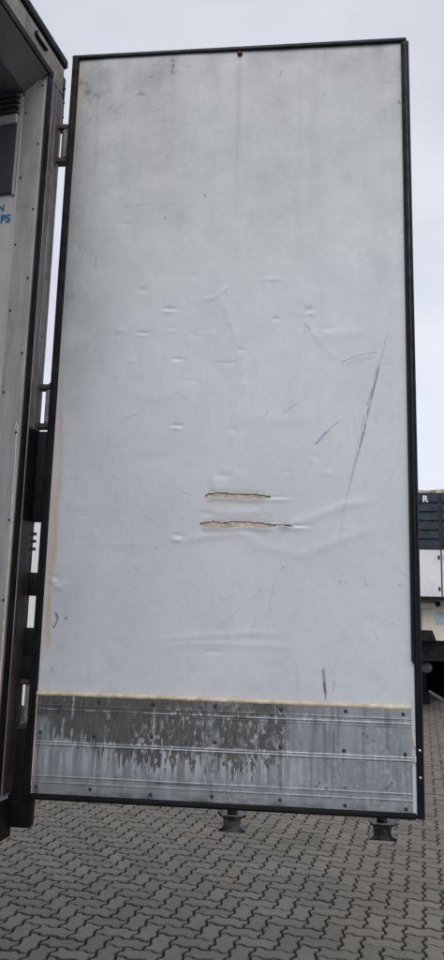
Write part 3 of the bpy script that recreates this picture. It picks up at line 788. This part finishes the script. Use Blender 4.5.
bead([(1.1585, -.012, 1.398), (1.158, -.012, 1.384)], .0040, 'sealant_bead', 4)

zz_ = [1.25, 1.45, 1.65, 1.80, 1.95, 2.08, 2.18, 2.26, 2.33, 2.38, 2.395, 2.375]
xx_ = [-.005, -.006, -.005, -.007, -.006, -.008, -.010, -.009, -.013, -.010, -.014, -.019]
bead([tuple(TM @ Vector((x, -0.1275, z))) for x, z in zip(xx_, zz_)], .0028, 'sealant_bead', 9, lin)
# --- rubber seal and profile frame round the leaf
def strip_v(x0, x1, z0, z1, yf, name='edge_seal', mat='rubber'):
    o = MB().box(x0, x1, yf, 0.0135, z0, z1, 0.004, 2).build(name, M[mat], door, 40)
    return o
s1 = strip_v(-0.026, -0.0015, ZB, ZT - .002, -0.011)
MB().box(-0.019, -0.014, -0.0145, -0.0112, ZB + .01, ZT - .02, .001).build('seal_lip', M['rubber'], door)
MB().box(-0.008, -0.004, -0.0150, -0.0112, ZB + .01, ZT - .02, .001).build('seal_lip', M['rubber'], door)
s2 = strip_v(1.1625, 1.1845, ZB + .001, ZT - .012, -0.011, 'edge_seal', 'frame_black')
MB().box(1.1655, 1.1695, -0.0150, -0.0112, ZB + .02, ZT - .03, .001).build('seal_lip', M['rubber'], door)
MB().box(1.176, 1.180, -0.0142, -0.0112, ZB + .02, ZT - .03, .001).build('seal_lip', M['rubber'], door)
MB().prism([(1.1545, 1.672), (1.1622, 1.664), (1.1622, 3.782), (1.158, 3.782)], 'y', -0.0145, -0.001, .001).build('seal_flap', M['rubber'], door)
MB().box(-0.0265, 1.1765, -0.0120, 0.0125, ZT - .0125, ZT, .003, 2).build('edge_seal', M['frame_black'], door, 40)
MB().box(-0.0005, 1.1615, -0.0105, 0.0125, ZB - .001, 1.2395, .004, 2).build('edge_seal', M['rubber'], door, 40)
MB().box(0.01, 1.15, -0.0135, -0.0107, 1.2275, 1.2315, .001).build('seal_lip', M['rubber'], door)
for z in (1.415, 1.339):
    MB().lathe([(.0042, 0), (.0042, -.002), (.002, -.0035)], (1.1728, -.0112, z), 'y', 10).build('seal_screw', M['zinc'], door, 40)
MB().lathe([(.0095, .002), (.0095, -.007), (.007, -.010), (.003, -.011)], (.591, -.001, 3.776), 'y', 12).build('rusty_bolt', M['bolt'], door, 40)
# door outer skin and locking bars with cams
MB().box(-0.022, 1.180, 0.0925, 0.0965, ZB + .006, ZT - .006, .001).build('outer_sheet', M['body_white'], door)
for xc in (.612, 1.075):
    y0 = 0.128
    bar = MB().lathe([(.0135, 1.185), (.0135, 3.80)], (xc, y0, 0), 'z', 20).build('locking_bar', M['bright_steel'], door, 40)
    MB().lathe([(.016, 1.178), (.016, 1.24)], (xc, y0, 0), 'z', 16).build('bar_collar', M['steel_black'], door, 40)
    s = 1
    pr = [(-.044, 1.190), (-.038, 1.176), (-.028, 1.170), (-.025, 1.160), (-.025, 1.148), (-.030, 1.141), (-.041, 1.136), (-.041, 1.130), (.043, 1.130), (.043, 1.136),
          (.031, 1.141), (.025, 1.149), (.025, 1.160), (.028, 1.169), (.042, 1.175), (.047, 1.183), (.030, 1.179), (-.030, 1.179)]
    MB().prism([(xc + a, z) for a, z in pr], 'y', y0 - .026, y0 + .026, .0012).build('lock_cam', M['steel_black'], door)
    MB().box(xc - .030, xc + .034, y0 - .0285, y0 - .0265, 1.1765, 1.1805, .0008).build('cam_edge', M['bright_steel'], door)
    for z in (1.35, 2.1, 2.9, 3.6):
        MB().box(xc - .03, xc + .03, .097, y0 + .018, z - .02, z + .02, .004).build('bar_bracket', M['steel_black'], door)
for z in (1.75,):
    MB().box(.60, .99, .145, .157, z - .012, z + .012, .004).build('bar_handle', M['steel_black'], door)

# --- hinges between post and leaf
def hinge(zt, zb, hx=-.0455):
    k = MB().lathe([(.0140, zb + .006), (.0140, zt - .006)], (hx, .050, 0), 'z', 16)
    k.box(-.056, -.0265, .034, .040, zb + .010, zt - .010, .003)
    h = k.build('hinge', M['hinge_grey'], trailer, 40)
    for z in (zt, zb):
        MB().prism([(-.092, .030), (-.045, .032), (-.030, .044), (-.030, .058), (-.045, .066), (-.092, .066)], 'z', z - .010, z + .008, .002).build('hinge_lug', M['hinge_dark'], h)
        MB().lathe([(.006, z + .0082), (.006, z + .016), (.003, z + .018)], (hx, .050, 0), 'z', 8).build('hinge_pin', M['hinge_dark'], h)
    return h
hinge(3.545, 3.410, -.053)
hinge(2.550, 2.412)
hinge(1.566, 1.428)
def buffer(x0, x1, z0, z1, y0=.030, y1=.075, bev=.006):
    return MB().box(x0, x1, y0, y1, z0, z1, bev, 2).build('rubber_buffer', M['rubber'], trailer, 40)
buffer(-.085, -.0275, 2.083, 2.391)
buffer(-.085, -.0275, 1.838, 1.914)
buffer(-.072, -.0275, 1.640, 1.735)
buffer(-.085, -.0275, 1.574, 1.648)
buffer(-.080, -.010, 1.126, 1.418)
for z in (2.042, 2.018, 1.992):
    MB().box(-.076, -.060, .042, .056, z - .005, z + .005, .001).build('cable_clip', M['hinge_dark'], trailer)
T().box(-.050, -.004, .0005, .022, 3.556, 3.768, .003, 2).build('rubber_buffer', M['rubber'], trailer, 40)
for z in (3.60, 3.66, 3.72):
    T().lathe([(.0035, -.004), (.0035, .002), (.0015, .003)], (0, .010, z), 'x', 10).build('buffer_screw', M['hinge_dark'], trailer)

# ================================================================== PARKED TRAILER BEHIND, ON THE RIGHT
YF = 11.9
rt = thing('parked_trailer', 'parked trailer right of the door, black slatted cooling unit above cream front wall', 'trailer', (2.75, YF, 0))
XL, XR = 1.46, 4.04
MB().box(XL, XR, YF, YF + 0.06, 1.37, 4.155, .01).build('front_wall', M['cream'], rt)
MB().box(XL + .005, XR - .005, YF + .062, YF + 12.5, 1.38, 4.13, .01).build('box_body', M['body_white'], rt)
cap = MB().prism([(XL, 4.157), (XL + .3, 4.172), (XL + .9, 4.160), (XL + 1.4, 4.185), (XL + 1.75, 4.162), (XL + 2.05, 4.19), (XL + 2.3, 4.168), (XR, 4.175), (XR, 4.10), (XL, 4.10)], 'y', YF - .05, YF - .002)
cap.build('roof_cap', M['tan_cap'], rt)
unit = MB().box(1.62, 3.86, YF - .50, YF - .004, 2.14, 4.05, .02).build('cooling_unit', M['unit_black'], rt, None, 'cooling unit with black slats above white doors')
YU = YF - .50
zg = [4.03, 3.865, 3.695, 3.53, 3.362, 3.195, 3.005]
for k in range(6):
    for (a, c_) in ((1.70, 2.46), (2.50, 3.335), (3.395, 3.82)):
        MB().prism([(YU - .001, zg[k + 1] + .006), (YU - .030, zg[k + 1] + .006), (YU - .018, zg[k] - .026), (YU - .001, zg[k] - .026)], 'x', a, c_, .003).build('slat', M['unit_black'], unit)
# white lower doors, the right one rising in a curve
MB().box(1.66, 3.352, YU - .038, YU - .001, 2.155, 2.995, .01).build('unit_door', M['unit_white'], unit)
cv = [(3.374, 2.995), (3.40, 2.998)]
for i in range(1, 9):
    a = math.pi / 2 * i / 8
    cv.append((3.40 + .26 * math.sin(a) * .95, 2.998 + .30 * (1 - math.cos(a))))
cv += [(3.72, 3.60), (3.86, 3.65), (3.86, 2.155), (3.374, 2.155)]
MB().prism(cv, 'y', YU - .040, YU - .001, .004).build('unit_door', M['unit_white'], unit)
MB().box(1.64, 3.84, YU - .02, YU + .2, 2.10, 2.138).build('unit_sill', M['chassis'], unit)
TXF = Matrix(((1, 0, 0, 0), (0, 0, -1, 0), (0, 1, 0, 0), (0, 0, 0, 1)))
letters('R', 0.165, M['letter'], Matrix.Translation((3.152, YU - .030, 3.872)) @ TXF, 'printed_letter', rt, 0.03)
for zz in (2.30, 2.86):
    MB().box(3.300, 3.335, YU - .052, YU - .0385, zz - .035, zz + .035, .004).build('door_latch', M['chassis'], unit)
    MB().box(3.392, 3.412, YU - .050, YU - .0405, zz - .05, zz + .05, .003).build('door_hinge', M['vent_light'], unit)
# lower front wall fittings
MB().box(2.2, 3.31, YF - .14, YF - .002, 1.955, 2.06, .01).build('cable_tray', M['cream'], rt)
MB().box(3.33, 3.40, YF - .12, YF - .002, 2.00, 2.08, .005).build('lamp_box', M['chassis'], rt)
MB().box(3.055, 3.085, YF - .05, YF - .002, 1.40, 1.953, .004).build('conduit', M['vent_light'], rt)
MB().box(3.335, 3.56, YF - .006, YF - .002, 1.66, 1.90).build('sticker', M['sticker'], rt)
MB().prism([(2.3, 1.365), (3.31, 1.365), (3.24, 1.56), (2.3, 1.56)], 'y', YF - .16, YF - .003, .004).build('connector_panel', M['chassis'], rt)
MB().box(1.9, 3.6, YF + .1, YF + 12.2, 1.0, 1.378).build('chassis_frame', M['chassis'], rt)
MB().box(XL + .15, XR - .15, YF + .25, YF + .60, 1.14, 1.376, .02).build('front_bolster', M['chassis'], rt)
MB().box(XL + .2, XR - .2, YF + .32, YF + .42, 1.00, 1.10, .01).build('cross_member', M['unit_black'], rt)
MB().lathe([(.02, YF + .70), (.07, YF + .705), (.10, YF + .73), (.105, YF + .78), (.105, YF + 1.55), (.07, YF + 1.60)], (3.27, 0, .84), 'y', 20).build('air_tank', M['hinge_grey'], rt, 40)
for x in (2.0, 3.42):
    lg = MB().box(x - .07, x + .07, YF + 2.2, YF + 2.36, .25, .998, .01).build('landing_leg', M['chassis'], rt)
    MB().box(x - .14, x + .14, YF + 2.14, YF + 2.42, .0, .248, .01).build('foot_plate', M['chassis'], lg)
    MB().box(x - .16, x - .075, YF + 2.16, YF + 2.38, .62, .90, .02).build('leg_gearbox', M['cream'], lg)
MB().box(1.62, 3.90, YF + 4.3, YF + 5.6, .06, .998, .02).build('dark_filler_box', M['chassis'], rt)  # black box added to fill in the dark under the trailer
for x in (1.8, 2.6, 3.4):
    MB().box(x, x + .05, YF + 4.285, YF + 4.299, .10, .96, .003).build('box_strap', M['steel_black'], rt)
for ay in (6.2, 7.5, 8.8):
    for x in (1.75, 3.75):
        w = MB().lathe([(.29, -.17), (.46, -.17), (.50, -.12), (.505, 0), (.50, .12), (.46, .17), (.29, .17)], (x, YF + ay, .505), 'x', 28).build('wheel', M['tyre'], rt, 40)
        MB().lathe([(.289, -.14), (.12, -.05), (.12, .05), (.289, .14)], (x, YF + ay, .505), 'x', 20).build('rim', M['rim'], w, 40)
    MB().box(1.9, 3.6, YF + ay - .07, YF + ay + .07, .45, .998).build('axle', M['chassis'], rt)
MB().box(1.5, 1.54, YF + 2.6, YF + 5.5, .06, 1.375, .01).build('side_skirt', M['chassis'], rt)
MB().box(3.96, 4.0, YF + 2.6, YF + 5.5, .06, 1.375, .01).build('side_skirt', M['chassis'], rt)

# ================================================================== WHITE TRAILER SEEN THROUGH THE HINGE GAP
YG = 9.2
lt = thing('white_trailer', 'white box trailer glimpsed through the gap beside the hinges', 'trailer', (-7.5, YG, 0))
x0, x1 = -12.4, -2.6
MB().box(x0, x1, YG, YG + 2.5, 1.06, 3.95, .02).build('box_body', M['body_white'], lt)
MB().box(x0 + .02, x1 - .02, YG - .012, YG - .001, 1.02, 1.10, .002).build('side_rail', M['lining'], lt)
for x in np.arange(x0 + .8, x1, 1.25):
    MB().box(x - .004, x + .004, YG - .004, YG - .0005, 1.11, 3.9).build('panel_joint', M['skirt'], lt)
MB().box(x0 + 1.5, x1 - .3, YG + .03, YG + .07, .28, 1.058, .008).build('side_skirt', M['body_white'], lt)
MB().box(x0 + .3, x1 - .3, YG + .6, YG + 1.9, .75, 1.058).build('chassis_frame', M['chassis'], lt)
for ax in (-10.6, -9.3):
    for yy in (YG + .35, YG + 2.15):
        w = MB().lathe([(.29, -.16), (.46, -.16), (.50, -.11), (.505, 0), (.50, .11), (.46, .16), (.29, .16)], (ax, yy, .503), 'y', 28).build('wheel', M['tyre'], lt, 40)
        MB().lathe([(.289, -.14), (.12, -.05), (.12, .05), (.289, .14)], (ax, yy, .503), 'y', 20).build('rim', M['rim'], w, 40)
for yy in (YG + .5, YG + 2.0):
    lg = MB().box(-4.0, -3.86, yy - .07, yy + .07, .05, 1.058, .01).build('landing_leg', M['chassis'], lt)
    MB().box(-4.1, -3.76, yy - .12, yy + .12, .0, .049, .005).build('foot_plate', M['chassis'], lg)
